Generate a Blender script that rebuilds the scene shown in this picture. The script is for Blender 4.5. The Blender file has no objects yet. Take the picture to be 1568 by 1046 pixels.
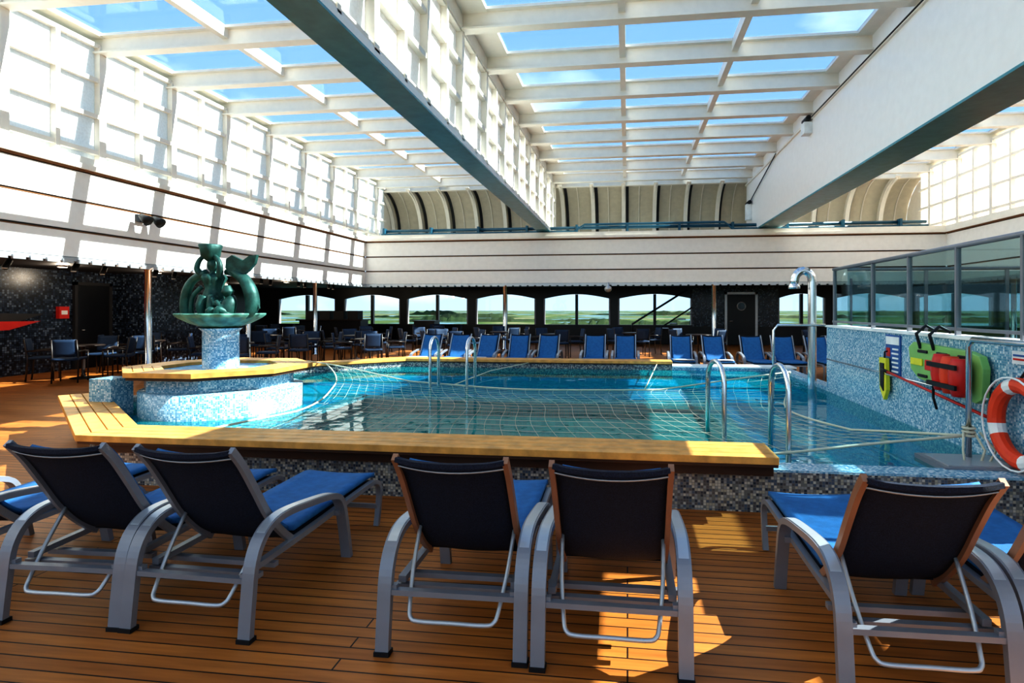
import bpy, math, random
from mathutils import Vector, Matrix
random.seed(3)
V=Vector
# ---------------------------------------------------------------- mesh builder
class MB:
    def __init__(s): s.v=[];s.f=[];s.m=[];s.sm=[];s.mats=[]
    def mi(s,mat):
        if mat not in s.mats: s.mats.append(mat)
        return s.mats.index(mat)
    def add(s,vs,fs,mat,smooth=False):
        o=len(s.v); k=s.mi(mat)
        s.v+= [tuple(p) for p in vs]
        for f in fs:
            s.f.append([i+o for i in f]); s.m.append(k); s.sm.append(smooth)
    def box(s,x0,x1,y0,y1,z0,z1,mat):
        vs=[(x,y,z) for x in(x0,x1) for y in(y0,y1) for z in(z0,z1)]
        s.add(vs,[(0,1,3,2),(4,6,7,5),(0,4,5,1),(2,3,7,6),(0,2,6,4),(1,5,7,3)],mat)
    def sweep(s,path,prof,mat,closed=False,side=None,scale=None,smooth=True):
        P=[V(p) for p in path]; n=len(P); N=len(prof)
        T=[]
        for i in range(n):
            a=P[(i-1)%n] if (closed or i>0) else P[i]
            b=P[(i+1)%n] if (closed or i<n-1) else P[i]
            T.append((b-a).normalized())
        rings=[]; ref=None
        for i in range(n):
            t=T[i]
            if side is not None:
                sd=V(side).normalized(); nn=t.cross(sd).normalized()
            else:
                if ref is None:
                    ref=V((0,0,1)) if abs(t.z)<.9 else V((1,0,0))
                sd=(ref-t*ref.dot(t)).normalized(); ref=sd; nn=t.cross(sd).normalized()
            k=scale[i] if scale else 1
            rings.append([P[i]+sd*(a*k)+nn*(b*k) for a,b in prof])
        vs=[p for r in rings for p in r]; fs=[]
        for i in range(n if closed else n-1):
            j=(i+1)%n
            for q in range(N):
                w=(q+1)%N
                fs.append((i*N+q,i*N+w,j*N+w,j*N+q))
        if not closed:
            fs.append(tuple(range(N))[::-1]); fs.append(tuple((n-1)*N+q for q in range(N)))
        s.add(vs,fs,mat,smooth)
    def tube(s,path,r,mat,n=8,closed=False,scale=None):
        s.sweep(path,[(r*math.cos(2*math.pi*i/n),r*math.sin(2*math.pi*i/n)) for i in range(n)],mat,closed,None,scale)
    def bar(s,path,w,h,mat,side=(1,0,0),closed=False):
        s.sweep(path,[(-w/2,-h/2),(w/2,-h/2),(w/2,h/2),(-w/2,h/2)],mat,closed,side,None,False)
    def lathe(s,c,prof,mat,n=32,rip=0,nr=12,smooth=True):
        c=V(c); vs=[];fs=[];N=len(prof)
        for i in range(n):
            a=2*math.pi*i/n
            for j,(r,z) in enumerate(prof):
                rr=r*(1+rip*math.cos(nr*a)*(r/max(p[0] for p in prof))**2)
                vs.append(c+V((rr*math.cos(a),rr*math.sin(a),z)))
        for i in range(n):
            k=(i+1)%n
            for j in range(N-1):
                fs.append((i*N+j,k*N+j,k*N+j+1,i*N+j+1))
        s.add(vs,fs,mat,smooth)
    def prism(s,pts,z0,z1,mat):
        n=len(pts)
        vs=[(p[0],p[1],z0) for p in pts]+[(p[0],p[1],z1) for p in pts]
        fs=[tuple(range(n))[::-1],tuple(range(n,2*n))]+[(i,(i+1)%n,(i+1)%n+n,i+n) for i in range(n)]
        s.add(vs,fs,mat)
    def prismY(s,pts,y0,y1,mat):   # polygon in xz
        n=len(pts)
        vs=[(p[0],y0,p[1]) for p in pts]+[(p[0],y1,p[1]) for p in pts]
        fs=[tuple(range(n)),tuple(range(n,2*n))[::-1]]+[(i,(i+1)%n,(i+1)%n+n,i+n) for i in range(n)]
        s.add(vs,fs,mat)
    def prismX(s,pts,x0,x1,mat):   # polygon in yz
        n=len(pts)
        vs=[(x0,p[0],p[1]) for p in pts]+[(x1,p[0],p[1]) for p in pts]
        fs=[tuple(range(n)),tuple(range(n,2*n))[::-1]]+[(i,(i+1)%n,(i+1)%n+n,i+n) for i in range(n)]
        s.add(vs,fs,mat)
    def shell(s,fn,nu,nv,th,mat):
        top=[[V(fn(i/nu,j/nv)) for j in range(nv+1)] for i in range(nu+1)]
        bot=[]
        for i in range(nu+1):
            row=[]
            for j in range(nv+1):
                du=top[min(i+1,nu)][j]-top[max(i-1,0)][j]
                dv=top[i][min(j+1,nv)]-top[i][max(j-1,0)]
                row.append(top[i][j]-du.cross(dv).normalized()*th)
            bot.append(row)
        W=nv+1
        vs=[p for r in top for p in r]+[p for r in bot for p in r]; B=(nu+1)*W; fs=[]
        for i in range(nu):
            for j in range(nv):
                a=i*W+j
                fs.append((a,a+W,a+W+1,a+1)); fs.append((B+a,B+a+1,B+a+W+1,B+a+W))
        for i in range(nu):
            for j in (0,nv):
                a=i*W+j; fs.append((a,a+W,B+a+W,B+a))
        for j in range(nv):
            for i in (0,nu):
                a=i*W+j; fs.append((a,a+1,B+a+1,B+a))
        s.add(vs,fs,mat,True)
    def strip(s,pts,a,b,z0,z1,mat,closed=False):
        A=offs(pts,a,closed);Bp=offs(pts,b,closed);n=len(pts)
        for i in range(n if closed else n-1):
            j=(i+1)%n
            s.prism([A[i],A[j],Bp[j],Bp[i]],z0,z1,mat)
    def mesh(s,name):
        import bmesh
        me=bpy.data.meshes.new(name); me.from_pydata(s.v,[],s.f)
        for m in s.mats: me.materials.append(m)
        me.polygons.foreach_set('material_index',s.m)
        me.polygons.foreach_set('use_smooth',s.sm)
        bm=bmesh.new(); bm.from_mesh(me); bmesh.ops.recalc_face_normals(bm,faces=bm.faces); bm.to_mesh(me); bm.free()
        me.update(); return me
    def obj(s,name,loc=(0,0,0),rz=0,bevel=0):
        return place(s.mesh(name),name,loc,rz,bevel)
def place(me,name,loc=(0,0,0),rz=0,bevel=0):
    o=bpy.data.objects.new(name,me); bpy.context.scene.collection.objects.link(o)
    o.location=loc; o.rotation_euler=(0,0,rz)
    if bevel:
        b=o.modifiers.new('bevel','BEVEL'); b.width=bevel; b.segments=2; b.limit_method='ANGLE'
    return o
def offs(pts,d,closed=False):
    P=[V((p[0],p[1])) for p in pts]; n=len(P); out=[]
    for i in range(n):
        e=[]
        if closed or i>0: e.append((P[i]-P[(i-1)%n]).normalized())
        if closed or i<n-1: e.append((P[(i+1)%n]-P[i]).normalized())
        ns=[V((t.y,-t.x)) for t in e]
        if len(ns)==1: m=ns[0]
        else:
            m=(ns[0]+ns[1]); m=m/(m.length_squared/2)
        out.append(P[i]+m*d)
    return out
def cr(pts,n=6):
    P=[V(p) for p in pts]; P=[P[0]*2-P[1]]+P+[P[-1]*2-P[-2]]; out=[]
    for i in range(1,len(P)-2):
        for k in range(n):
            t=k/n; a,b,c,d=P[i-1],P[i],P[i+1],P[i+2]
            out.append(.5*((2*b)+(c-a)*t+(2*a-5*b+4*c-d)*t*t+(3*b-a-3*c+d)*t**3))
    out.append(P[-2]); return out

# ---------------------------------------------------------------- materials
def newmat(name):
    m=bpy.data.materials.new(name); m.use_nodes=True; nt=m.node_tree
    return m,nt,nt.nodes['Principled BSDF'],nt.nodes['Material Output']
def mat(name,col,rough=.5,metal=0,var=.08,scale=6,bump=0,bscale=60,spec=.5):
    m,nt,p,o=newmat(name); N=nt.nodes; L=nt.links
    tc=N.new('ShaderNodeTexCoord'); nz=N.new('ShaderNodeTexNoise'); nz.inputs['Scale'].default_value=scale
    nz.inputs['Detail'].default_value=4
    L.new(tc.outputs['Object'],nz.inputs['Vector'])
    r=N.new('ShaderNodeValToRGB'); r.color_ramp.elements[0].position=.3; r.color_ramp.elements[1].position=.7
    r.color_ramp.elements[0].color=[c*(1-var) for c in col]+[1]
    r.color_ramp.elements[1].color=[min(1,c*(1+var)) for c in col]+[1]
    L.new(nz.outputs['Fac'],r.inputs['Fac']); L.new(r.outputs['Color'],p.inputs['Base Color'])
    p.inputs['Roughness'].default_value=rough; p.inputs['Metallic'].default_value=metal
    p.inputs['Specular IOR Level'].default_value=spec
    if bump:
        n2=N.new('ShaderNodeTexNoise'); n2.inputs['Scale'].default_value=bscale; L.new(tc.outputs['Object'],n2.inputs['Vector'])
        b=N.new('ShaderNodeBump'); b.inputs['Strength'].default_value=bump; b.inputs['Distance'].default_value=.01
        L.new(n2.outputs['Fac'],b.inputs['Height']); L.new(b.outputs['Normal'],p.inputs['Normal'])
    return m
def mosaic(name,cols,S=38,grout=(.3,.3,.3),rough=.25,gw=.43):
    m,nt,p,o=newmat(name); N=nt.nodes; L=nt.links
    tc=N.new('ShaderNodeTexCoord')
    def vm(op,a=None,b=None):
        n=N.new('ShaderNodeVectorMath'); n.operation=op
        for i,x in enumerate((a,b)):
            if x is None: continue
            if isinstance(x,tuple): n.inputs[i].default_value=x
            else: L.new(x,n.inputs[i])
        return n.outputs[0]
    def ma(op,a,b):
        n=N.new('ShaderNodeMath'); n.operation=op
        for i,x in enumerate((a,b)):
            if isinstance(x,(int,float)): n.inputs[i].default_value=x
            else: L.new(x,n.inputs[i])
        return n.outputs[0]
    sc=vm('MULTIPLY',tc.outputs['Object'],(S,S,S)); sc=vm('ADD',sc,(.37,.37,.37))
    fl=vm('FLOOR',sc); fr=vm('FRACTION',sc)
    wn=N.new('ShaderNodeTexWhiteNoise'); wn.noise_dimensions='3D'; L.new(fl,wn.inputs['Vector'])
    r=N.new('ShaderNodeValToRGB'); r.color_ramp.interpolation='CONSTANT'
    e=r.color_ramp.elements
    while len(e)<len(cols): e.new(.5)
    for i,c in enumerate(cols): e[i].position=i/len(cols); e[i].color=list(c)+[1]
    L.new(wn.outputs['Value'],r.inputs['Fac'])
    c=vm('ABSOLUTE',vm('SUBTRACT',fr,(.5,.5,.5)))
    geo=N.new('ShaderNodeNewGeometry'); an=vm('ABSOLUTE',geo.outputs['Normal'])
    s1=N.new('ShaderNodeSeparateXYZ'); L.new(c,s1.inputs[0]); s2=N.new('ShaderNodeSeparateXYZ'); L.new(an,s2.inputs[0])
    g=None
    for i in range(3):
        x=ma('MULTIPLY',ma('GREATER_THAN',s1.outputs[i],gw),ma('LESS_THAN',s2.outputs[i],.6))
        g=x if g is None else ma('MAXIMUM',g,x)
    mx=N.new('ShaderNodeMix'); mx.data_type='RGBA'; L.new(g,mx.inputs[0]); L.new(r.outputs['Color'],mx.inputs[6]); mx.inputs[7].default_value=list(grout)+[1]
    L.new(mx.outputs[2],p.inputs['Base Color']); p.inputs['Roughness'].default_value=rough
    return m
def deckmat():
    m,nt,p,o=newmat('deck_planks'); N=nt.nodes; L=nt.links
    tc=N.new('ShaderNodeTexCoord'); b=N.new('ShaderNodeTexBrick')
    L.new(tc.outputs['Object'],b.inputs['Vector'])
    b.inputs['Scale'].default_value=1; b.inputs['Brick Width'].default_value=3.4; b.inputs['Row Height'].default_value=.082
    b.inputs['Mortar Size'].default_value=.004; b.inputs['Mortar Smooth'].default_value=.1; b.offset=.37
    b.inputs['Color1'].default_value=(.62,.225,.05,1); b.inputs['Color2'].default_value=(.48,.165,.036,1); b.inputs['Mortar'].default_value=(.02,.01,.008,1)
    nz=N.new('ShaderNodeTexNoise'); mp=N.new('ShaderNodeMapping'); mp.inputs['Scale'].default_value=(1.2,14,1)
    L.new(tc.outputs['Object'],mp.inputs[0]); L.new(mp.outputs[0],nz.inputs['Vector']); nz.inputs['Scale'].default_value=2; nz.inputs['Detail'].default_value=6
    mx=N.new('ShaderNodeMix'); mx.data_type='RGBA'; mx.blend_type='MULTIPLY'; mx.inputs[0].default_value=.6
    L.new(b.outputs['Color'],mx.inputs[6])
    r=N.new('ShaderNodeValToRGB'); r.color_ramp.elements[0].position=.3; r.color_ramp.elements[0].color=(.55,.5,.46,1); r.color_ramp.elements[1].position=.65
    L.new(nz.outputs['Fac'],r.inputs[0]); L.new(r.outputs[0],mx.inputs[7]); L.new(mx.outputs[2],p.inputs['Base Color'])
    p.inputs['Roughness'].default_value=.48; p.inputs['Specular IOR Level'].default_value=.4
    bp=N.new('ShaderNodeBump'); bp.inputs['Strength'].default_value=.4; bp.inputs['Distance'].default_value=.004; bp.invert=True
    L.new(b.outputs['Fac'],bp.inputs['Height']); L.new(bp.outputs[0],p.inputs['Normal'])
    return m
def glassmat(name,tint,fac=.08,rough=.02,fres=False,bump=0,bs=3,diff=None):
    m,nt,p,o=newmat(name); N=nt.nodes; L=nt.links; N.remove(p)
    t=N.new('ShaderNodeBsdfTransparent'); t.inputs[0].default_value=list(tint)+[1]
    g=N.new('ShaderNodeBsdfGlossy'); g.inputs['Roughness'].default_value=rough
    base=t.outputs[0]
    if diff:
        dd=N.new('ShaderNodeBsdfDiffuse'); dd.inputs[0].default_value=list(diff[0])+[1]
        m2=N.new('ShaderNodeMixShader'); m2.inputs[0].default_value=diff[1]; L.new(t.outputs[0],m2.inputs[1]); L.new(dd.outputs[0],m2.inputs[2]); base=m2.outputs[0]
    mx=N.new('ShaderNodeMixShader'); L.new(base,mx.inputs[1]); L.new(g.outputs[0],mx.inputs[2]); L.new(mx.outputs[0],o.inputs[0])
    if fres:
        f=N.new('ShaderNodeFresnel'); f.inputs[0].default_value=1.33
        sc=N.new('ShaderNodeMath'); sc.operation='MULTIPLY'; sc.inputs[1].default_value=.26; L.new(f.outputs[0],sc.inputs[0]); L.new(sc.outputs[0],mx.inputs[0])
        tc=N.new('ShaderNodeTexCoord'); nz=N.new('ShaderNodeTexNoise'); nz.inputs['Scale'].default_value=bs; nz.inputs['Detail'].default_value=2
        L.new(tc.outputs['Object'],nz.inputs['Vector'])
        b=N.new('ShaderNodeBump'); b.inputs['Strength'].default_value=bump; b.inputs['Distance'].default_value=.05
        L.new(nz.outputs[0],b.inputs['Height']); L.new(b.outputs[0],f.inputs['Normal']); L.new(b.outputs[0],g.inputs['Normal'])
    else: mx.inputs[0].default_value=fac
    return m

CREAM=mat('cream_painted_steel',(.88,.81,.71),.45,0,.03)
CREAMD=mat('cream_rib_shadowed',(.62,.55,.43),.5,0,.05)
WHITE=mat('white_panel',(.86,.82,.77),.4,0,.03)
WHITE2=mat('white_girder_paint',(.93,.89,.85),.35,0,.02)
TEALP=mat('grey_teal_underside',(.07,.28,.34),.25,0,.1)
PIPE=mat('blue_pipe_paint',(.02,.10,.15),.35)
BROWN=mat('brown_trim',(.22,.09,.03),.5)
DARK=mat('black_frame',(.008,.009,.012),.35)
DARKC=mat('dark_soffit',(.03,.03,.033),.6)
STEEL=mat('stainless_steel',(.72,.73,.74),.18,1,.03)
GREYM=mat('grey_powder_coat',(.26,.26,.285),.36,.25,.06)
LGREY=mat('light_grey_tube',(.50,.51,.53),.3,.5,.04)
TANF=mat('bronze_frame',(.34,.17,.10),.4,.2,.08)
NAVY=mat('navy_sling_mesh',(.012,.018,.042),.8,0,.5,160,.8,420)
BLUE=mat('blue_cushion',(.02,.14,.34),.8,0,.15,20,.3,200)
PIPING=mat('pale_piping',(.45,.46,.48),.6)
COPW=mat('teak_coping',(.70,.34,.085),.45,0,.22,9,.1)
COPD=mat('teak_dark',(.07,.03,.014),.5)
BRONZE=mat('verdigris_bronze',(.022,.088,.075),.5,.3,.5,9,.3,30)
BRONZEL=mat('verdigris_bowl',(.10,.26,.21),.5,.2,.4,9,.3,30)
DECK=deckmat()
MOSF=mosaic('mosaic_multi',[(.05,.06,.08),(.2,.2,.19),(.42,.38,.3),(.1,.13,.18),(.3,.31,.31),(.55,.52,.45),(.13,.12,.12)],46,(.2,.2,.2))
MOSB=mosaic('mosaic_pale_blue',[(.17,.40,.53),(.44,.62,.70),(.07,.27,.42),(.31,.53,.65),(.66,.77,.8),(.13,.34,.49)],52,(.36,.47,.54))
MOSD=mosaic('mosaic_midnight',[(.012,.018,.035),(.04,.06,.10),(.02,.03,.05),(.12,.16,.22),(.012,.015,.025),(.03,.045,.08)],20,(.01,.01,.01))
POOLS=mosaic('pool_shelf_tiles',[(.01,.34,.72),(.02,.42,.82),(.01,.28,.64),(.06,.50,.86)],20,(.12,.5,.78))
POOLD=mosaic('pool_deep_tiles',[(.0,.46,.42),(.01,.52,.47),(.0,.40,.38)],14,(.02,.52,.47))
ROOFG=glassmat('roof_glass',(.74,.84,.93),.05)
WING=glassmat('window_glass',(.88,.92,.94),.04)
SCRG=glassmat('screen_glass',(.62,.74,.75),.07)
WATER=glassmat('water',(.42,.90,.90),.05,.01,True,.12,1.8,((.0,.27,.29),.34))
def frost():
    m,nt,p,o=newmat('frosted_pane'); N=nt.nodes; L=nt.links
    tc=N.new('ShaderNodeTexCoord'); nz=N.new('ShaderNodeTexNoise'); nz.inputs['Scale'].default_value=25
    L.new(tc.outputs['Object'],nz.inputs[0]); r=N.new('ShaderNodeValToRGB')
    r.color_ramp.elements[0].position=.35; r.color_ramp.elements[0].color=(.85,.84,.82,1); r.color_ramp.elements[1].position=.6; r.color_ramp.elements[1].color=(.98,.98,.97,1)
    L.new(nz.outputs[0],r.inputs[0]); L.new(r.outputs[0],p.inputs['Base Color']); p.inputs['Roughness'].default_value=.5
    t=N.new('ShaderNodeBsdfTranslucent'); t.inputs[0].default_value=(1,.99,.97,1)
    mx=N.new('ShaderNodeMixShader'); mx.inputs[0].default_value=.5
    L.new(p.outputs[0],mx.inputs[1]); L.new(t.outputs[0],mx.inputs[2]); L.new(mx.outputs[0],o.inputs[0]); return m
FROST=frost()
RED=mat('red_paint',(.65,.03,.02),.4); ORANGE=mat('orange_ring',(.8,.07,.02),.45); WHT=mat('plain_white',(.85,.85,.83),.5)
GREEN=mat('lime_plastic',(.26,.52,.16),.4); YELLOW=mat('yellow_label',(.8,.75,.05),.5); BLACKP=mat('black_strap',(.01,.01,.012),.5)
SIGNB=mat('sign_blue',(.03,.12,.35),.4); ROPE=mat('rope_fibre',(.62,.60,.46),.8); BLKW=mat('dark_table_wood',(.03,.02,.017),.35); CHBL=mat('chair_fabric_blue',(.012,.035,.08),.7)
TREE=mat('treeline_green',(.022,.05,.015),.9,0,.5,.02)

# ---------------------------------------------------------------- room shell
XL,XR,YB=-10.1,10.8,21.0
b=MB()
for r in [(-17,15.2,-5,4.8),(-17,15.2,8.6,25.2),(-17,-4.2,4.8,8.6),(1.2,15.2,4.8,8.6)]:
    b.box(r[0],r[1],r[2],r[3],-.12,0,DECK)
b.obj('floor')
def bulkhead(name,axis,c,a0,a1,sgn):
    b=MB()
    def bx(lo,hi,z0,z1,m):
        l,h=sorted((c+sgn*lo,c+sgn*hi))
        if axis=='y': b.box(l,h,a0,a1,z0,z1,m)
        else: b.box(a0,a1,l,h,z0,z1,m)
    bx(-.15,-.03,2.45,4.2,DARKC)
    for z0,z1 in ((2.50,2.96),(3.01,3.52),(3.57,4.09)): bx(-.03,0,z0,z1,WHITE)
    for z in (2.965,3.525): bx(-.03,.008,z,z+.015,BROWN)
    bx(-.2,.03,4.11,4.15,BROWN)
    bx(-.45,.10,4.15,4.24,CREAM); bx(-.45,.04,4.24,4.38,CREAM)
    bx(-.10,.015,2.42,2.49,LGREY)
    t=a0
    while t<a1-.2:      # scalloped lamp trim under the boards
        l,h=sorted((c+sgn*.0,c+sgn*.05))
        if axis=='y': b.box(l,h,t,t+.2,2.38,2.45,LGREY)
        else: b.box(t,t+.2,l,h,2.38,2.45,LGREY)
        t+=.28
    b.obj(name)
bulkhead('wall_left','y',XL,-5,YB,1)
bulkhead('wall_back','x',YB,XL,XR,-1)
bulkhead('wall_right','y',XR,-5,YB,-1)
YBEAM=[9.85+1.76*n for n in range(-8,8)]
def lattice(name,x,sgn,z0,zs,y0,y1,depth=.2,pane=True):
    b=MB()
    xa,xb=sorted((x,x-sgn*depth))
    if pane:
        xp=x-sgn*(depth*.9); b.box(xp-.01,xp+.01,y0,y1,z0,zs[-1],FROST)
    y=YBEAM[0]; i=0
    while y<y1:
        if y>y0:
            w=.07 if i%2==0 else .04
            b.box(xa,xb,y-w,y+w,z0,zs[-1],CREAM)
        y+=.88; i+=1
    for z in zs: b.box(xa+.02,xb-.02 if sgn>0 else xb-.02,y0,y1,z-.04,z+.04,CREAM)
    return b
lattice('l',-10.12,1,4.38,[4.55,5.25,5.95,6.62],-5,23,.14).obj('wall_left_glazing')
lattice('l',10.82,-1,4.38,[4.55,5.25,5.95,6.62],-5,23,.14).obj('wall_right_glazing')
b=lattice('g',-2.9,1,4.55,[4.62,5.25,5.9,6.5],-5,23.2,.14)
b2=lattice('g',-3.35,-1,4.55,[4.62,5.25,5.9,6.5],-5,23.2,.14,False)
o=len(b.v); b.v+=b2.v; b.f+=[[i+o for i in f] for f in b2.f]; b.m+=[b.mi(b2.mats[k]) for k in b2.m]; b.sm+=b2.sm
b.box(-3.35,-2.9,-5,23.2,4.47,4.58,WHITE2); b.box(-3.36,-2.89,-5,23.2,4.44,4.47,TEALP); b.box(-3.35,-2.9,-5,23.2,6.5,6.8,CREAM)
b.obj('ceiling_girder_glazed')
b=MB(); b.box(4.65,5.4,-5,23.2,4.47,6.8,WHITE2); b.box(4.64,5.41,-5,23.2,4.43,4.47,TEALP)
b.box(4.6,4.65,-5,23.2,6.35,6.42,CREAM)
b.obj('ceiling_girder_solid')
secs=[(-10.4,-3.35,[-7.5,-5.4],.35,.3),(-2.9,4.65,[-.1,2.1],.45,.3),(5.4,11.1,[7.6,9.4],.3,.4)]
b=MB(); g=MB()
for x0,x1,pur,el,er in secs:
    for y in YBEAM+[23.05]:
        b.box(x0,x1,y-.03,y+.03,6.50,6.84,CREAM); b.box(x0,x1,y-.11,y+.11,6.475,6.51,CREAM); b.box(x0,x1,y-.13,y+.13,6.79,6.84,CREAM)
    for x in pur: b.box(x-.06,x+.06,-5,23,6.62,6.84,CREAM)
    b.box(x0,x0+el,-5,23.1,6.78,6.86,CREAM); b.box(x1-er,x1,-5,23.1,6.78,6.86,CREAM)
    g.box(x0+el,x1-er,-5,23,6.845,6.855,ROOFG)
b.obj('ceiling'); g.obj('window_roof_glazing')
b=MB()
b.box(-17,XL-.15,-5,25.2,2.5,2.62,DARKC); b.box(XL-.15,XR+.15,YB+.15,25.2,2.5,2.62,DARKC); b.box(XR+.15,15.2,-5,25.2,2.5,2.62,DARKC)
b.obj('ceiling_gallery')
b=MB(); b.box(XL-.4,XR+.4,YB+.45,24.85,4.16,4.24,CREAM)
prof=[(24.7,4.24),(24.72,4.9),(24.6,5.5),(24.3,6.0),(23.8,6.4),(23.1,6.62)]
pp=cr([(0,y,z) for y,z in prof],4)
for i in range(len(pp)-1):
    a,c=pp[i],pp[i+1]
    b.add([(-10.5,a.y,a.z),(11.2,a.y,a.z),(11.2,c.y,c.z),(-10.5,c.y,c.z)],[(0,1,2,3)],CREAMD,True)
x=-10.4
while x<11.2:
    b.bar([V((x,p.y-.16,p.z-.04)) for p in pp],.05,.34,CREAM); b.bar([V((x,p.y-.33,p.z-.08)) for p in pp],.16,.03,CREAM)
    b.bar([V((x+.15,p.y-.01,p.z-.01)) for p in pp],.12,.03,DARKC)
    b.bar([V((x+.64,p.y-.03,p.z-.01)) for p in pp],.03,.05,CREAM); x+=1.28
b.prismX([(23.0,4.24)]+prof+[(23.0,6.62)],-10.6,-10.5,CREAM); b.prismX([(23.0,4.24)]+prof+[(23.0,6.62)],11.2,11.3,CREAM)
b.obj('wall_back_curved_panel')
b=MB()
b.tube([(-9.6,21.5,4.60),(10.4,21.5,4.60)],.06,PIPE); b.tube([(-9.6,21.35,4.45),(-2,21.35,4.45),(-1.6,21.35,4.70),(3.5,21.35,4.70),(3.8,21.35,4.45),(10.4,21.35,4.45)],.045,PIPE)
x=-9.5
while x<10.4: b.box(x-.04,x+.04,21.3,21.56,4.38,4.70,PIPE); x+=1.9
b.obj('pipe_run')
WIN=[(-16.4,-13.5),(-13.1,-10.35),(-10.05,-7.15),(-6.8,-4.05),(-3.7,-.75),(-.4,2.75),(6.3,8.2),(8.6,11.4),(11.8,14.6)]
b=MB(); Y0,Y1=25.0,25.2
b.box(-17,15.2,Y0,Y1,0,.78,DARK)
edges=[-17]
for a,c in WIN: edges+=[a,c]
edges.append(15.2)
for i in range(0,len(edges),2):
    b.box(edges[i],edges[i+1],Y0,Y1,.78,2.5,MOSD if edges[i]==2.75 else DARK)
for a,c in WIN:
    pts=[(a,2.5),(a,1.98)]
    for k in range(1,12):
        t=k/12; pts.append((a+(c-a)*t,1.98+.2*math.sin(math.pi*t)))
    pts+=[(c,1.98),(c,2.5)]
    b.prismY(pts[::-1],Y0,Y1,DARK)
b.obj('wall_back_lower')
for i,(a,c) in enumerate(WIN):
    w=MB(); mid=(a+c)/2
    w.box(mid-.06,mid+.06,Y0+.02,Y1-.02,.78,2.17,DARK); w.box(a,c,Y0-.03,Y1-.05,.76,.84,DARK)
    for e in (a+.03,c-.03): w.box(e-.03,e+.03,Y0+.02,Y1-.02,.8,2.0,GREYM)
    w.box(a,c,Y0+.10,Y0+.11,.8,2.15,WING)
    w.obj('window_%d'%(i+1))
b=MB(); b.box(-14.2,-14,-5,14,0,2.5,MOSD); b.box(-16,-12.9,14,17,0,2.5,MOSD); b.box(-17.2,-17,14,25.2,0,2.5,DARK); b.obj('wall_gallery_left')
b=MB(); b.box(15.2,15.4,-5,25.2,0,.8,DARK); b.box(15.2,15.4,-5,25.2,2.15,2.6,DARK)
y=-5
while y<25: b.box(15.2,15.4,y,y+.3,.8,2.15,DARK); y+=2.2
b.box(15.28,15.29,-5,25,.8,2.15,WING)
b.obj('wall_gallery_right')
d=MB()
d.box(4.2,5.35,24.93,24.99,0.02,2.12,DARK); d.box(4.1,4.2,24.9,25,0,2.25,LGREY); d.box(5.35,5.45,24.9,25,0,2.25,LGREY); d.box(4.1,5.45,24.9,25,2.15,2.25,LGREY)
ring=[V((4.78+.17*math.cos(a*math.pi/10),24.9,1.65+.17*math.sin(a*math.pi/10))) for a in range(20)]
d.tube(ring,.025,LGREY,6,True); d.add([V((p.x,24.915,p.z)) for p in ring],[tuple(range(20))],WING); d.tube([(4.3,24.9,1.0),(4.3,24.86,1.02),(4.42,24.86,1.02)],.015,STEEL)
d.obj('door_1')
d=MB(); d.box(-14,-13.95,12.85,13.75,0.02,2.15,DARK); d.box(-14,-13.92,12.77,12.85,0,2.23,DARKC); d.box(-14,-13.92,13.75,13.83,0,2.23,DARKC); d.box(-14,-13.92,12.77,13.83,2.15,2.23,DARKC)
d.tube([(-13.94,12.95,1.0),(-13.9,12.95,1.0),(-13.9,13.08,1.0)],.015,STEEL)
d.obj('door_2')
def column(x,y):
    b=MB(); b.lathe((x,y,0),[(0,0),(.12,0),(.12,.03),(.07,.06),(.07,2.38),(.11,2.42),(.11,2.5),(0,2.5)],STEEL,20); b.obj('steel_column')
for c in [(-10.4,11.2),(-10.4,14.5),(-10.4,17.9),(-4.6,21.1),(3.1,21.1),(-10.4,7.8),(11,14.5),(11,17.9)]: column(*c)

# ---------------------------------------------------------------- pool
WZ=.30
front=[(1.08,4.25),(-4.64,4.25),(-6.95,6.15)]
back=[(-6.95,10.1),(-4.9,12.15),(.9,12.15)]
def coping(pts,name):
    b=MB(); n=4; w=.46/n
    for k in range(n): b.strip(pts,(k*w+.004),(k+1)*w-.004,.425,.48,COPW)
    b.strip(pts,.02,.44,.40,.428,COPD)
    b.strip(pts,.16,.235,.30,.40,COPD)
    return b.obj(name,bevel=.004)
coping(front,'pool_coping'); coping(back,'pool_coping')
b=MB()
b.strip(front,.24,.40,0,.40,MOSF); b.strip([(-6.95,6.15),(-6.95,10.1)],.24,.40,0,.36,MOSF); b.strip(back,.24,.40,0,.40,MOSF)
b.box(1.08,3.0,4.49,4.65,0,.31,MOSF); b.box(1.08,3.0,4.50,4.72,.31,.325,MOSB)
b.box(2.98,3.6,4.0,4.5,0,.31,MOSF)
b.box(.9,3.2,11.75,11.95,0,.36,MOSB); b.box(3.0,3.2,9.1,11.95,0,.36,MOSB)
b.box(.9,3.3,11.7,12.2,.36,.39,WHT)
b.obj('pool_wall')
inner=[(3.0,4.6),(-4.48,4.6),(-6.6,6.3),(-6.6,10.0),(-4.75,11.8),(3.0,11.8)]
b=MB()
for poly in ([(-6.6,8.6),(3.0,8.6),(3.0,11.8),(-4.75,11.8),(-6.6,10.0)],[(-6.6,6.3),(-4.78,4.8),(-4.2,4.8),(-4.2,8.6),(-6.6,8.6)],[(1.2,4.8),(3.0,4.8),(3.0,8.6),(1.2,8.6)],[(-4.62,4.66),(3.0,4.66),(3.0,4.8),(-4.76,4.8)]):
    b.prism(poly,.005,.12,POOLS)
b.box(-4.2,1.2,4.8,8.6,-.8,-.75,POOLD)
for r in [(-4.25,-4.2,4.75,8.65),(1.2,1.25,4.75,8.65),(-4.2,1.2,4.75,4.8),(-4.2,1.2,8.6,8.65)]: b.box(r[0],r[1],r[2],r[3],-.8,.125,POOLD)
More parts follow.
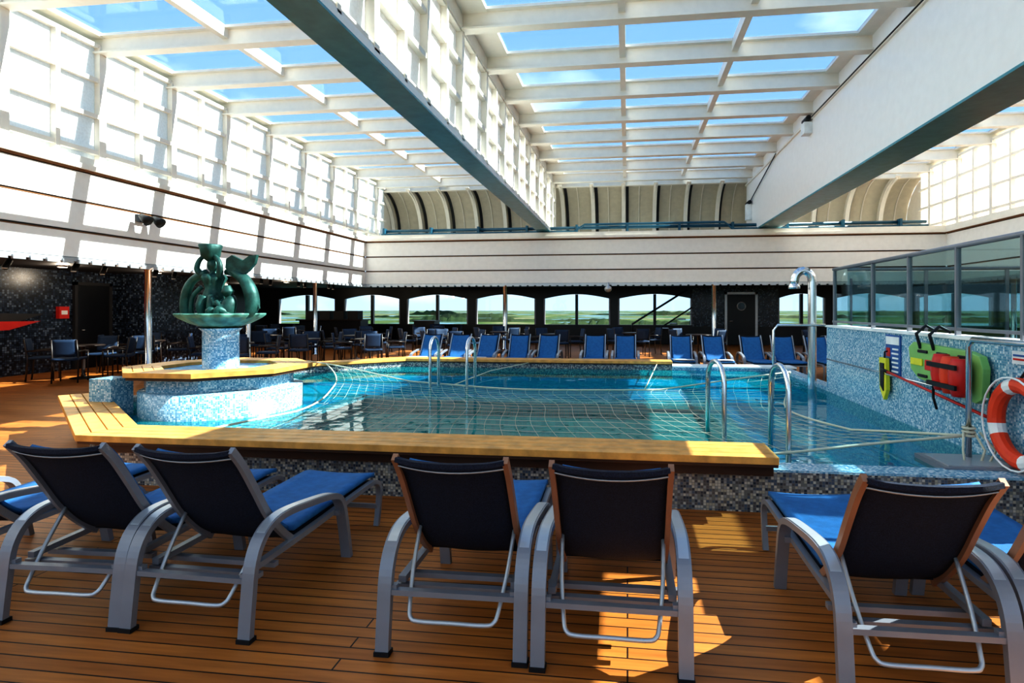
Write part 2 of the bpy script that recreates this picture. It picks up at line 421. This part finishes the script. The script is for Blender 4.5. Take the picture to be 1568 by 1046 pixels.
for r in [(-4.32,-4.12,4.75,8.75),(1.12,1.32,4.75,8.75),(-4.2,1.2,8.52,8.75)]: b.box(r[0],r[1],r[2],r[3],.121,.15,MOSB)
b.obj('pool_basin')
b=MB(); b.add([(x,y,WZ) for x,y in inner],[tuple(range(6))],WATER); b.obj('pool_water')

b=MB(); b.box(3.0,3.2,3.3,9.1,0,1.27,MOSB); b.box(2.98,3.22,3.3,9.12,1.27,1.30,WHT); b.obj('wall_mosaic_divider')
b=MB()
for y in (9.05,7.7,6.76,5.83,4.92,4.0,3.35):
    b.bar([(3.1,y,1.30),(3.1,y,2.13)],.045,.03,GREYM)
b.tube([(3.1,3.3,2.14),(3.1,9.1,2.14)],.025,GREYM); b.box(3.08,3.12,3.3,9.1,1.34,1.37,GREYM)
b.box(3.095,3.105,3.32,9.08,1.37,2.12,SCRG)
b.obj('glass_windscreen')
b=MB()
b.tube([(3.35,9.1,.0),(3.35,9.1,2.0)],.02,GREYM); b.box(3.3,8.5,9.09,9.10,.1,2.1,SCRG)
for x in (4.4,5.5,6.6,7.7,8.5): b.bar([(x,9.1,0),(x,9.1,2.12)],.045,.03,GREYM)
b.tube([(3.3,9.1,2.14),(8.5,9.1,2.14)],.025,GREYM)
b.obj('glass_windscreen')
b=MB(); path=[(2.85,9.3,0)]+[(2.85,9.3,z) for z in (.5,1,1.5,1.95)]+[(2.85-.13+.13*math.cos(a),9.3,1.98+.16*math.sin(a)) for a in [math.pi*k/8 for k in range(0,9)]]+[(2.58,9.3,1.93)]
b.tube(path,.065,STEEL,14); b.lathe((2.585,9.3,1.86),[(0,0),(.09,0),(.09,.03),(.065,.08)],STEEL,16); b.lathe((2.85,9.3,0),[(0,0),(.12,0),(.12,.03),(.0,.03)],STEEL,16)
b.obj('shower_pipe')
b=MB(); b.tube([(2.2,9.0,.13),(2.2,9.0,1.22),(2.26,9.0,1.3),(2.95,9.0,1.3)],.02,STEEL); b.obj('shower_grab_rail')
def hoop(b,x,y,dx,dy,h,base,R=.2):
    d=V((dx,dy,0)).normalized()
    pts=[V((x,y,base))]+[V((x,y,base+(h-R-base)*k/3)) for k in (1,2,3)]
    for k in range(1,8):
        a=math.pi*k/8; pts.append(V((x,y,h-R))+d*(R-R*math.cos(a))+V((0,0,R*math.sin(a))))
    e=V((x,y,0))+d*2*R
    pts+=[V((e.x,e.y,h-R)),V((e.x,e.y,base))]
    b.tube(pts,.024,STEEL,10)
b=MB(); hoop(b,-3.0,8.40,.0,1,1.10,.0); hoop(b,-2.42,8.40,.05,1,1.10,.0); b.obj('pool_handrail')
b=MB(); hoop(b,.90,5.50,-.25,1,1.04,.0,.2); hoop(b,1.33,4.95,-.12,1,1.06,.0,.2); b.obj('pool_handrail')
# safety net
cu=bpy.data.curves.new('pool_safety_net','CURVE'); cu.dimensions='3D'; cu.bevel_depth=.0021; cu.bevel_resolution=0
C=[V((-5.7,10.2,.50)),V((2.6,9.4,.55)),V((2.72,5.0,.52)),V((-3.9,4.95,.40))]
def netp(u,v):
    p=C[0].lerp(C[1],u).lerp(C[3].lerp(C[2],u),v)
    p=p+V((0,-1.3*math.sin(math.pi*u)*(1-v)**2,0))+V((-.7*math.sin(math.pi*v)*u**3+.6*math.sin(math.pi*v)*(1-u)**3,0,0))
    p=p+V((.05*math.sin(11*v+5*u),.05*math.sin(9*u+4*v)+.03*math.sin(23*u),0))
    s=min(1,4*min(u,1-u)*1.0+4*min(v,1-v)*1.0)
    p.z=p.z*(1-s)+.335*s+.004*math.sin(9*u)*math.sin(7*v)
    return p
def spl(pts):
    s=cu.splines.new('POLY'); s.points.add(len(pts)-1)
    for i,p in enumerate(pts): s.points[i].co=(p[0],p[1],p[2],1)
NU,NV=38,17
for i in range(NU+1): spl([netp(i/NU,j/24) for j in range(25)])
for j in range(NV+1): spl([netp(i/60,j/NV) for i in range(61)])
cu.materials.append(ROPE); no=bpy.data.objects.new('pool_safety_net',cu); bpy.context.scene.collection.objects.link(no)
b=MB()
for e in range(4):
    pts=[netp(t/24,0) if e==0 else netp(1,t/24) if e==1 else netp(1-t/24,1) if e==2 else netp(0,1-t/24) for t in range(25)]
    b.tube(pts,.012,ROPE,6)
b.tube([(-5.7,10.2,.5),(-6.4,10.75,.49)],.012,ROPE,6); b.tube([(2.72,5.0,.52),(2.75,5.02,.62)],.012,ROPE,6)
b.tube([netp(.35,0),netp(.35,0)+V((.2,1.6,.05)),(-2.0,11.85,.42)],.010,ROPE,6); b.tube([netp(.72,0),(0.6,11.8,.42)],.010,ROPE,6)
for a in range(3): b.tube([(2.75+.04*math.cos(t),5.02+.04*math.sin(t),.52+.03*a) for t in [k*math.pi/5 for k in range(10)]],.011,ROPE,6,True)
for dx in (-.05,.03,.07): b.tube([(2.75+dx,5.0,.55),(2.76+dx*2,4.93,.42),(2.73+dx*1.5,4.9,.33)],.010,ROPE,6)
b.obj('rope_border')

# ---------------------------------------------------------------- fountain
FX,FY=-5.18,6.7
def ngon(r,n=8,ph=math.pi/8): return [(FX+r*math.cos(ph+2*math.pi*k/n),FY+r*math.sin(ph+2*math.pi*k/n)) for k in range(n)]
b=MB()
b.prism(ngon(.86),.10,.74,MOSB)
oc=ngon(1.10)[::-1]
for k in range(4): b.strip(oc,.0+k*.1+.004,(k+1)*.1-.004,.775,.83,COPW,True)
b.strip(oc,.03,.4,.74,.775,COPD,True)
b.box(FX-.96,FX-.68,FY-.90,FY-.6,.1,.74,MOSB)
b.lathe((FX+.15,FY-.12,0),[(.90,.10),(.90,.58),(.0,.58)],MOSB,32)
b.prism(ngon(.7),.74,.79,POOLS)
b.lathe((FX,FY,0),[(.30,.74),(.21,.79),(.21,1.26),(.25,1.30)],MOSB,28)
bowl=[(.0,1.27),(.14,1.27),(.20,1.31),(.34,1.36),(.46,1.43),(.50,1.47),(.50,1.49),(.44,1.47),(.3,1.42),(0,1.40)]
b.lathe((FX,FY,0),bowl,BRONZEL,84,.05,14)
c=V((FX,FY,0))
b.lathe((FX-.10,FY,0),[(.17,1.42),(.15,1.50),(.125,1.60),(.13,1.68),(.12,1.75),(.10,1.81),(.12,1.88),(.145,1.94),(.125,1.985),(.05,2.0),(.045,2.03),(.07,2.06),(.08,2.11),(.068,2.165),(.0,2.19)],BRONZE,36,.13,9)
b.lathe((FX-.13,FY-.02,0),[(.03,2.15),(.06,2.17),(.11,2.22),(.12,2.29),(.14,2.36),(.13,2.37),(.09,2.31),(0,2.29)],BRONZE,24,.06,6)
def tt(pts,rad,m=BRONZE):
    P=cr([c+V(p) for p in pts],5); n=len(P); sc=[]
    for i in range(n):
        t=i/(n-1)*(len(rad)-1); k=min(int(t),len(rad)-2); sc.append(rad[k]+(rad[k+1]-rad[k])*(t-k))
    b.tube(P,1,m,12,False,sc)
tt([(-.47,0,1.46),(-.475,-.03,1.62),(-.43,-.05,1.80),(-.33,-.05,1.93),(-.16,-.05,2.0)],[.085,.068,.056,.05,.055])
tt([(-.36,-.06,1.45),(-.355,-.08,1.58),(-.32,-.08,1.72),(-.22,-.06,1.83)],[.034,.029,.027,.03])
tt([(-.20,-.05,1.95),(-.27,-.08,2.05),(-.25,-.07,2.16),(-.19,-.05,2.23)],[.045,.036,.03,.026])
tt([(.01,-.05,1.95),(.05,-.08,2.06),(.02,-.07,2.16),(-.06,-.05,2.23)],[.045,.036,.03,.026])
tt([(-.03,-.10,1.70),(-.02,-.14,1.60),(-.04,-.13,1.46)],[.065,.06,.05]); tt([(-.16,-.10,1.70),(-.17,-.14,1.58),(-.15,-.13,1.46)],[.065,.06,.05])
tt([(.14,-.12,1.46),(.19,-.14,1.54),(.22,-.12,1.63),(.20,-.08,1.70)],[.11,.105,.082,.05])
tt([(.195,-.1,1.70),(.185,-.12,1.765),(.18,-.12,1.84)],[.045,.078,.038])
tt([(.25,-.14,1.63),(.17,-.22,1.57),(.09,-.20,1.64)],[.036,.03,.026]); tt([(.14,-.12,1.65),(.08,-.19,1.60),(.02,-.18,1.68)],[.034,.028,.024])
tt([(.23,-.16,1.47),(.16,-.26,1.54),(.13,-.24,1.43)],[.055,.045,.038]); tt([(.12,-.16,1.46),(.05,-.26,1.53),(.03,-.24,1.43)],[.055,.045,.038])
tt([(.40,-.10,1.44),(.44,-.05,1.50),(.46,-.03,1.60),(.44,-.04,1.76),(.35,-.03,1.91),(.21,-.01,2.0),(.07,0,2.02)],[.03,.07,.088,.088,.074,.056,.035])
tt([(.33,-.02,1.91),(.25,-.02,2.04),(.16,-.02,2.09)],[.045,.04,.03])
def fin(pts,y,th=.03): b.prismY([(FX+p[0],p[1]) for p in pts],FY+y-th/2,FY+y+th/2,BRONZE)
fin([(.16,1.98),(.10,2.07),(.11,2.18),(.19,2.23),(.27,2.19),(.34,2.16),(.43,2.22),(.53,2.23),(.50,2.12),(.42,2.03),(.33,1.97),(.25,1.95)],-.03,.05)
fin([(.44,1.62),(.56,1.55),(.53,1.68),(.46,1.74)],-.03,.03)
fin([(-.54,1.44),(-.38,1.44),(-.38,1.52),(-.45,1.62)],-.02,.05)
b.obj('dolphin_fountain',bevel=0)

# ---------------------------------------------------------------- sun loungers
def lounger(frame,tag,far=False):
    b=MB()
    for s in (-1,1):
        x=s*.312
        p=cr([(x,-.03,0),(x,-.01,.18),(x,.02,.36),(x,.10,.465),(x,.24,.50),(x,.50,.475),(x,.72,.435),(x,.81,.37),(x,.86,.2),(x,.90,0)],6)
        b.bar(p,.062,.032,GREYM)
        b.bar([q+V((0,0,.017)) for q in p[16:40]],.045,.006,LGREY)
        p=cr([(s*.265,.08,.29),(s*.265,.6,.30),(s*.265,1.2,.325),(s*.265,1.37,.32),(s*.265,1.44,.26),(s*.265,1.43,.12),(s*.265,1.40,0)],5)
        b.bar(p,.035,.03,GREYM)
        b.box(min(x,s*.26),max(x,s*.26),.0,.03,.27,.30,GREYM); b.box(min(x,s*.26),max(x,s*.26),.80,.84,.29,.32,GREYM)
        bp=[(s*.25,y,z) for y,z in ((.44,.28),(.33,.375),(.22,.50),(.12,.66),(.03,.80),(-.045,.892))]
        b.bar(cr(bp,5),.024,.036,frame)
        b.box(x-.035,x+.035,-.05,.0,0,.02,BLACKP)
    b.bar(cr([(-.245,-.045,.882),(-.16,-.06,.870),(0,-.065,.864),(.16,-.06,.870),(.245,-.045,.882)],5),.028,.020,NAVY,side=(0,1,0))
    for y,z in ((.01,.27),(.10,.255),(.22,.255)): b.box(-.30,.30,y-.02,y+.015,z-.012,z+.012,GREYM)
    b.box(-.26,.26,1.34,1.37,.285,.31,LGREY); b.box(-.26,.26,.86,.89,.265,.29,GREYM)
    b.box(-.26,.26,1.405,1.425,.12,.15,GREYM)
    U=[(-.235,.24,.48),(-.225,.12,.33),(-.205,.02,.20),(-.19,-.01,.165),(-.15,-.02,.155),(0,-.02,.155),(.15,-.02,.155),(.19,-.01,.165),(.205,.02,.20),(.225,.12,.33),(.235,.24,.48)]
    b.tube(cr(U,4),.010,LGREY,8)
    prof=cr([(0,.44,.29),(0,.33,.375),(0,.22,.505),(0,.12,.665),(0,.03,.80),(0,-.045,.868)],5)
    def pf(v):
        t=v*(len(prof)-1); k=min(int(t),len(prof)-2); return prof[k].lerp(prof[k+1],t-k)
    def back(u,v):
        x=(u-.5)*.48; q=(1-(2*u-1)**2)
        w=((1-q)*.06)*(1-v)
        p=pf(min(1,v+w))
        return V((x,p.y-.03*q*(.4+.6*v),p.z-.018*q*v))
    b.shell(back,10,16,.006,NAVY)
    b.shell(lambda u,v: back(u,.915+.022*v)+V((0,-.012,.0)),10,1,.004,PIPING)
    def pad(u,v):
        p=back(u*.9+.05,v*.86+.02); return p+V((0,.035,.022))
    b.shell(pad,10,14,.02,BLUE)
    def seat(u,v):
        return V(((u-.5)*.50,.44+.96*v,.335+.03*v-.012*(1-(2*u-1)**2)-.02*max(0,v-.93)*10))
    b.shell(seat,8,16,-.028,BLUE)
    b.shell(lambda u,v: V(((u-.5)*.50,.42+.97*v,.30+.02*v)),4,6,-.006,NAVY)
    if far:
        b.shell(lambda u,v: V(((u-.5)*.46,1.12+.26*v,.385+.01*v)),4,4,-.02,WHT)
    return b.mesh('sun_lounger'+tag)
LMt=lounger(TANF,'_bronze'); LMg=lounger(GREYM,'_grey'); LMf=lounger(LGREY,'_towel',True); LMw=lounger(LGREY,'_pale')
for x,y,r,me in [(-3.78,2.5,-.02,LMg),(-2.76,2.47,.03,LMg),(-2.07,2.47,-.02,LMg),(-.775,2.46,.01,LMt),(-.07,2.44,0,LMt),(1.165,2.40,.015,LMt),(1.87,2.42,.0,LMt)]:
    place(me,'sun_lounger',(x,y,0),r)
for i,x in enumerate((-5.0,-4.25,-3.5,-2.7,-1.95,-.8,-.05,1.3,2.05,2.95,3.68,4.45)):
    place(LMf if i in (0,2,7,8) else LMw,'sun_lounger',(x,14.3+random.uniform(-.05,.05),0),math.pi+random.uniform(-.05,.05))

# ---------------------------------------------------------------- cafe furniture
def chair():
    b=MB()
    for s in (-1,1):
        b.tube([(s*.24,.22,0),(s*.24,.22,.45),(s*.24,.22,.64)],.014,BLKW,6)
        b.tube([(s*.22,-.24,0),(s*.22,-.2,.45),(s*.21,-.27,.9)],.016,BLKW,6)
        b.tube([(s*.215,-.23,.64),(s*.26,0,.66),(s*.24,.23,.64)],.018,BLKW,6)
    b.shell(lambda u,v: V(((u-.5)*.46,(v-.5)*.46,.47-.015*math.sin(math.pi*u))),6,6,-.05,CHBL)
    b.shell(lambda u,v: V(((u-.5)*.42,-.21-.06*v-.03*math.sin(math.pi*u),.55+.35*v)),6,6,.03,CHBL)
    return b.mesh('cafe_chair')
def table():
    b=MB(); b.lathe((0,0,0),[(0,0),(.24,0),(.24,.02),(.05,.05),(.035,.1),(.035,.69),(.12,.71),(.38,.715),(.40,.73),(.38,.745),(0,.745)],BLKW,28); return b.mesh('cafe_table')
CM,TM=chair(),table()
for x,y in [(-12.0,11.2),(-12.1,13.0),(-9.2,12.4),(-8.6,14.3),(-10.9,16.0),(-6.9,14.6),(-8.2,16.4),(-5.2,16.6),(-6.6,18.3),(-9.2,19.0),(-4.4,19.6),(-2.3,18.0),(.2,19.2),(-12.2,19.5),(2.2,18.2),(-14.5,21.5),(-7.5,21.9),(6.0,17.5)]:
    place(TM,'cafe_table',(x,y,0))
    for k in range(4):
        a=k*math.pi/2+.5+random.uniform(-.2,.2); place(CM,'cafe_chair',(x+.68*math.cos(a),y+.68*math.sin(a),0),a+math.pi/2)
b=MB(); b.box(-13.6,-10.9,22.2,22.9,0,1.05,DARK); b.box(-13.7,-10.8,22.1,23.0,1.05,1.10,BLKW)
for k in range(4): b.box(-13.4+k*.62,-12.95+k*.62,22.35,22.8,1.10,1.45,DARKC)
b.obj('bar_counter')
b=MB(); b.box(-9.0,-8.1,23.2,23.9,0,1.0,DARK); b.box(-9.05,-8.05,23.15,23.95,1.0,1.04,BLKW); b.obj('service_cabinet')
b=MB()
for s in (0,.9):
    b.tube([(.2,23.6+s,0.0),(.2,23.6+s,.9),(2.4,23.6+s,2.3)],.03,DARK,8)
for k in range(7): b.box(.4+k*.33,.7+k*.33,23.6,24.5,.1+k*.2,.14+k*.2,DARK)
b.tube([(.2,23.6,0),(2.6,23.6,1.6)],.03,DARK,8)
b.obj('stair_flight')

# ---------------------------------------------------------------- pool-side equipment on the divider
b=MB()
pr=[(6.35,1.15),(6.30,.93),(6.15,.85),(5.2,.75),(5.12,.79),(5.10,1.05),(5.15,1.15),(5.3,1.18),(6.25,1.21)]
b.prismX(pr,2.90,2.965,GREEN)
for y in (5.35,5.7,6.05): b.box(2.885,2.90,y-.09,y+.09,.87,.90,BLACKP); b.box(2.885,2.90,y-.09,y+.09,1.11,1.14,BLACKP)
b.box(2.885,2.90,6.05,6.28,.98,1.05,YELLOW); b.box(2.885,2.90,5.86,6.0,.95,1.05,RED)
b.tube([(2.9,6.1,1.15),(2.86,6.1,1.3),(2.95,6.1,1.38),(3.05,6.1,1.32)],.018,BLACKP,6); b.tube([(2.9,5.85,1.15),(2.86,5.85,1.3),(2.95,5.85,1.38),(3.05,5.85,1.32)],.018,BLACKP,6)
b.obj('spine_board',bevel=.008)
b=MB()
for i,(y,z) in enumerate(((5.52,.98),(5.38,.97),(5.24,.96))):
    P=[(2.80,y,z-.16+.32*t/8) for t in range(9)]
    b.tube(P,1,RED if i!=1 else ORANGE,12,False,[.05+.035*math.sin(math.pi*(t+.5)/9.5) for t in range(9)])
for z in (.88,1.05): b.box(2.71,2.73,5.15,5.6,z-.02,z+.02,BLACKP)
b.tube([(2.78,5.56,1.0),(2.8,5.66,.95),(2.82,5.7,.72),(2.83,5.66,.62)],.012,BLACKP,6)
b.obj('head_immobiliser')
b=MB()
R,r=.285,.060; n=40
cc=V((2.90,4.64,.69)); P=[cc+V((0,R*math.cos(2*math.pi*k/n),R*math.sin(2*math.pi*k/n))) for k in range(n)]
vs=[]
for p in P:
    d=(p-cc).normalized()
    for q in range(12):
        a=2*math.pi*q/12; vs.append(p+d*(r*math.cos(a))+V((r*math.sin(a),0,0)))
for k in range(n):
    fs=[(k*12+q,((k+1)%n)*12+q,((k+1)%n)*12+(q+1)%12,k*12+(q+1)%12) for q in range(12)]
    j=(k+3)%10
    b.add([vs[i] for f in fs for i in f],[tuple(range(4*t,4*t+4)) for t in range(12)],WHT if j<2 else ORANGE,True)
b.tube([cc+V((-.07,(R+.06)*math.cos(a),(R+.06)*math.sin(a))) for a in [2*math.pi*k/24 for k in range(24)]],.008,WHT,6,True)
b.tube([cc+V((0,0,.34)),(2.96,4.64,1.12),(2.97,4.64,1.2)],.012,BLACKP,6)
b.obj('life_ring')
b=MB(); b.tube([(2.93,7.0,.84),(2.93,5.1,.66)],.014,RED,8); b.tube([(2.93,7.05,.845),(2.93,6.9,.83)],.02,BLACKP,8); b.obj('rescue_pole')
b=MB(); b.prismX([(6.95,.98),(7.12,.98),(7.10,.62),(7.0,.50),(6.93,.62)],2.93,2.97,YELLOW); b.prismX([(6.98,.92),(7.08,.92),(7.07,.66),(6.99,.6)],2.92,2.93,BLACKP); b.tube([(2.95,7.02,.98),(2.95,7.02,1.05),(2.99,7.02,1.06)],.01,BLACKP,6); b.obj('throw_line_holder')
b=MB(); b.tube([(2.94,8.9,.80),(2.94,5.1,.80)],.012,STEEL,8)
for y in (8.7,7.5,6.2,5.2): b.tube([(2.94,y,.80),(3.0,y,.80)],.01,STEEL,6)
b.obj('wall_grab_rail')
b=MB(); b.box(2.985,2.998,6.72,7.08,.80,1.25,SIGNB)
b.box(2.98,2.986,6.74,7.06,1.14,1.23,WHT)
for k in range(6): b.box(2.98,2.986,6.76,6.92-.02*(k%2),.83+k*.05,.85+k*.05,WHT)
b.box(2.98,2.986,6.96,7.05,1.0,1.1,RED); b.obj('pool_rules_sign')
b=MB(); b.box(2.985,2.998,4.72,4.88,1.12,1.22,WHT); b.box(2.98,2.986,4.74,4.86,1.15,1.165,RED); b.box(2.98,2.986,4.74,4.86,1.18,1.195,SIGNB); b.obj('warning_sign')
b=MB(); b.box(2.4,2.98,4.68,5.15,.27,.335,GREYM); b.box(2.45,2.93,4.73,5.1,.335,.345,LGREY)
b.tube([(2.75,5.02,.34),(2.75,5.02,1.24),(2.75,4.96,1.30),(2.75,3.9,1.30),(2.75,3.8,1.24),(2.75,3.8,.0)],.022,STEEL,10)
b.obj('poolside_barrier_rail')
b=MB(); b.box(-10.10,-10.05,10.55,10.75,3.35,3.5,BLACKP); b.tube([(-10.05,10.65,3.43),(-9.9,10.65,3.43)],.02,BLACKP)
for y in (10.5,10.82): b.tube([(-9.92,y,3.46),(-9.84,y,3.40),(-9.74,y,3.34)],1,BLACKP,12,False,[.05,.08,.11])
b.tube([(-9.9,10.45,3.45),(-9.9,10.85,3.45)],.02,BLACKP); b.obj('twin_floodlight')
b=MB(); b.box(4.45,4.65,15.15,15.45,6.0,6.3,WHT); b.tube([(4.55,15.1,6.38),(4.55,15.5,6.38)],.07,BLACKP,12); b.tube([(4.6,15.1,6.38),(4.6,4,6.40)],.02,BLACKP,6); b.obj('pulley_bracket',bevel=.02)
b=MB(); b.box(4.45,4.65,22.2,22.5,4.9,5.5,WHT); b.tube([(4.55,22.1,5.55),(4.55,22.6,5.55)],.07,BLACKP,12); b.tube([(4.6,22.3,5.6),(4.6,18.5,6.4)],.02,BLACKP,6); b.obj('pulley_bracket',bevel=.02)
b=MB(); b.lathe((-.7,20.88,2.14),[(0,0),(.08,.02),(.13,.08),(.14,.15),(.12,.2),(.05,.24),(.05,.36),(0,.36)],LGREY,20); b.obj('dome_camera')
b=MB()
for k in range(14):
    y=8+k*.95; x=-10.75-.35*(k%2)
    b.tube([(x,y,2.5),(x,y,2.40)],.02,BLACKP,6); b.tube([(x,y,2.42),(x+.05,y-.08,2.35),(x+.1,y-.16,2.28)],.05,DARKC,10)
    b.lathe((x+.1,y-.16,2.26),[(0,0),(.04,0),(.045,.02)],WHT,10)
b.obj('track_spotlights')
b=MB(); b.box(-14,-13.9,12.35,12.6,1.3,1.6,RED); b.box(-13.9,-13.89,12.4,12.55,1.4,1.5,WHT); b.obj('fire_call_box')
b=MB(); b.prismX([(9.0,1.05),(11.0,1.12),(12.0,1.42),(9.0,1.5)],-14,-13.93,DARKC); b.prismX([(9.0,1.0),(11.2,1.06),(11.9,1.25),(9.0,1.28)],-13.93,-13.90,RED); b.obj('wall_art_relief')

# gallery fill lamps with glowing discs, added to brighten the dark left gallery
EM=bpy.data.materials.new('fill_lens'); EM.use_nodes=True; pe=EM.node_tree.nodes['Principled BSDF']; pe.inputs['Emission Color'].default_value=(1,.9,.75,1); pe.inputs['Emission Strength'].default_value=4
b=MB(); pos=[(-12.3,8.5),(-12.3,11),(-12.0,13.2),(-11.8,18.5),(-14.5,20)]
for x,y in pos:
    b.lathe((x,y,2.46),[(0,0),(.07,0)],EM,16); b.lathe((x,y,2.45),[(.07,.01),(.09,0),(.10,.05)],LGREY,16)
b.obj('gallery_fill_row')
for x,y in pos:
    l=bpy.data.lights.new('gallery_fill','POINT'); l.energy=26; l.color=(1,.88,.72); l.shadow_soft_size=.08
    lo=bpy.data.objects.new('gallery_fill',l); lo.location=(x,y,2.38); bpy.context.scene.collection.objects.link(lo)

# ---------------------------------------------------------------- outdoors
def land():
    m,nt,p,o=newmat('shore_and_sea'); N=nt.nodes; L=nt.links
    tc=N.new('ShaderNodeTexCoord'); nz=N.new('ShaderNodeTexNoise'); nz.inputs['Scale'].default_value=.006; nz.inputs['Detail'].default_value=6
    L.new(tc.outputs['Object'],nz.inputs[0]); r=N.new('ShaderNodeValToRGB'); e=r.color_ramp.elements
    e[0].position=.42; e[0].color=(.10,.19,.25,1); e[1].position=.45; e[1].color=(.03,.065,.018,1); a=e.new(.56); a.color=(.06,.10,.028,1); a=e.new(.62); a.color=(.17,.16,.10,1)
    L.new(nz.outputs[0],r.inputs[0]); L.new(r.outputs[0],p.inputs['Base Color']); p.inputs['Roughness'].default_value=.8; p.inputs['Specular IOR Level'].default_value=.1; return m
b=MB(); b.add([(-5000,-5000,-22),(5000,-5000,-22),(5000,6000,-22),(-5000,6000,-22)],[(0,1,2,3)],land()); b.obj('ground_landscape')
b=MB()
for Y,h,seed in ((500,9,5),(750,9,1),(1000,11,2),(1400,13,3),(2000,18,4)):
    rr=random.Random(seed); n=320; X0,X1=-Y*1.3,Y*.9; top=[];bot=[]
    for i in range(n+1):
        x=X0+(X1-X0)*i/n; dens=max(0,.1+math.sin(x*.008+seed*1.7)+.5*math.sin(x*.021+seed))
        hh=.3+h*min(1,dens)*(.5+.5*rr.random()); y=Y+30*math.sin(x*.01+seed)
        bot.append((x,y,-22)); top.append((x,y+4,-22+hh))
    vs=bot+top; b.add(vs,[(i,i+1,n+2+i,n+1+i) for i in range(n)],TREE)
b.obj('treeline')

w=bpy.data.worlds.new('sky'); bpy.context.scene.world=w; w.use_nodes=True; nt=w.node_tree; N=nt.nodes; L=nt.links
bg=N['Background']; tc=N.new('ShaderNodeTexCoord'); sp=N.new('ShaderNodeSeparateXYZ'); L.new(tc.outputs['Generated'],sp.inputs[0])
r=N.new('ShaderNodeValToRGB'); e=r.color_ramp.elements; e[0].position=0; e[0].color=(.45,.60,.75,1); e[1].position=.8; e[1].color=(.19,.35,.58,1); a=e.new(.25); a.color=(.31,.48,.69,1)
L.new(sp.outputs[2],r.inputs[0])
nz=N.new('ShaderNodeTexNoise'); nz.inputs['Scale'].default_value=3.2; nz.inputs['Detail'].default_value=8; mp=N.new('ShaderNodeMapping'); mp.inputs['Scale'].default_value=(1,1,2.5)
L.new(tc.outputs['Generated'],mp.inputs[0]); L.new(mp.outputs[0],nz.inputs[0])
r2=N.new('ShaderNodeValToRGB'); r2.color_ramp.elements[0].position=.56; r2.color_ramp.elements[1].position=.72; r2.color_ramp.elements[0].color=(0,0,0,1)
L.new(nz.outputs[0],r2.inputs[0])
mx=N.new('ShaderNodeMix'); mx.data_type='RGBA'; L.new(r2.outputs[0],mx.inputs[0]); L.new(r.outputs[0],mx.inputs[6]); mx.inputs[7].default_value=(.85,.88,.92,1)
L.new(mx.outputs[2],bg.inputs[0]); bg.inputs[1].default_value=1.3

sl=bpy.data.lights.new('sun','SUN'); sl.energy=14; sl.angle=.005; sl.color=(1,.90,.75)
so=bpy.data.objects.new('sun',sl); bpy.context.scene.collection.objects.link(so)
d=V((1.25,.16,1.0)); so.rotation_euler=d.to_track_quat('Z','Y').to_euler(); so.location=(20,5,30)

cam=bpy.data.cameras.new('camera'); cam.sensor_width=36; cam.lens=20.0; cam.shift_x=-.0406; cam.shift_y=-.0322; cam.clip_end=10000; cam.clip_start=.05
co=bpy.data.objects.new('camera',cam); bpy.context.scene.collection.objects.link(co)
co.location=(0,0,1.55); co.rotation_euler=(math.radians(90),0,math.radians(7.4)); bpy.context.scene.camera=co
vs=bpy.context.scene.view_settings; vs.view_transform='Standard'; vs.exposure=.32
try: vs.look='High Contrast'
except Exception as ex:
    print('look',ex); vs.look='Medium High Contrast'
try:
    vs.use_white_balance=True; vs.white_balance_temperature=6800
except Exception as ex: print('wb',ex)
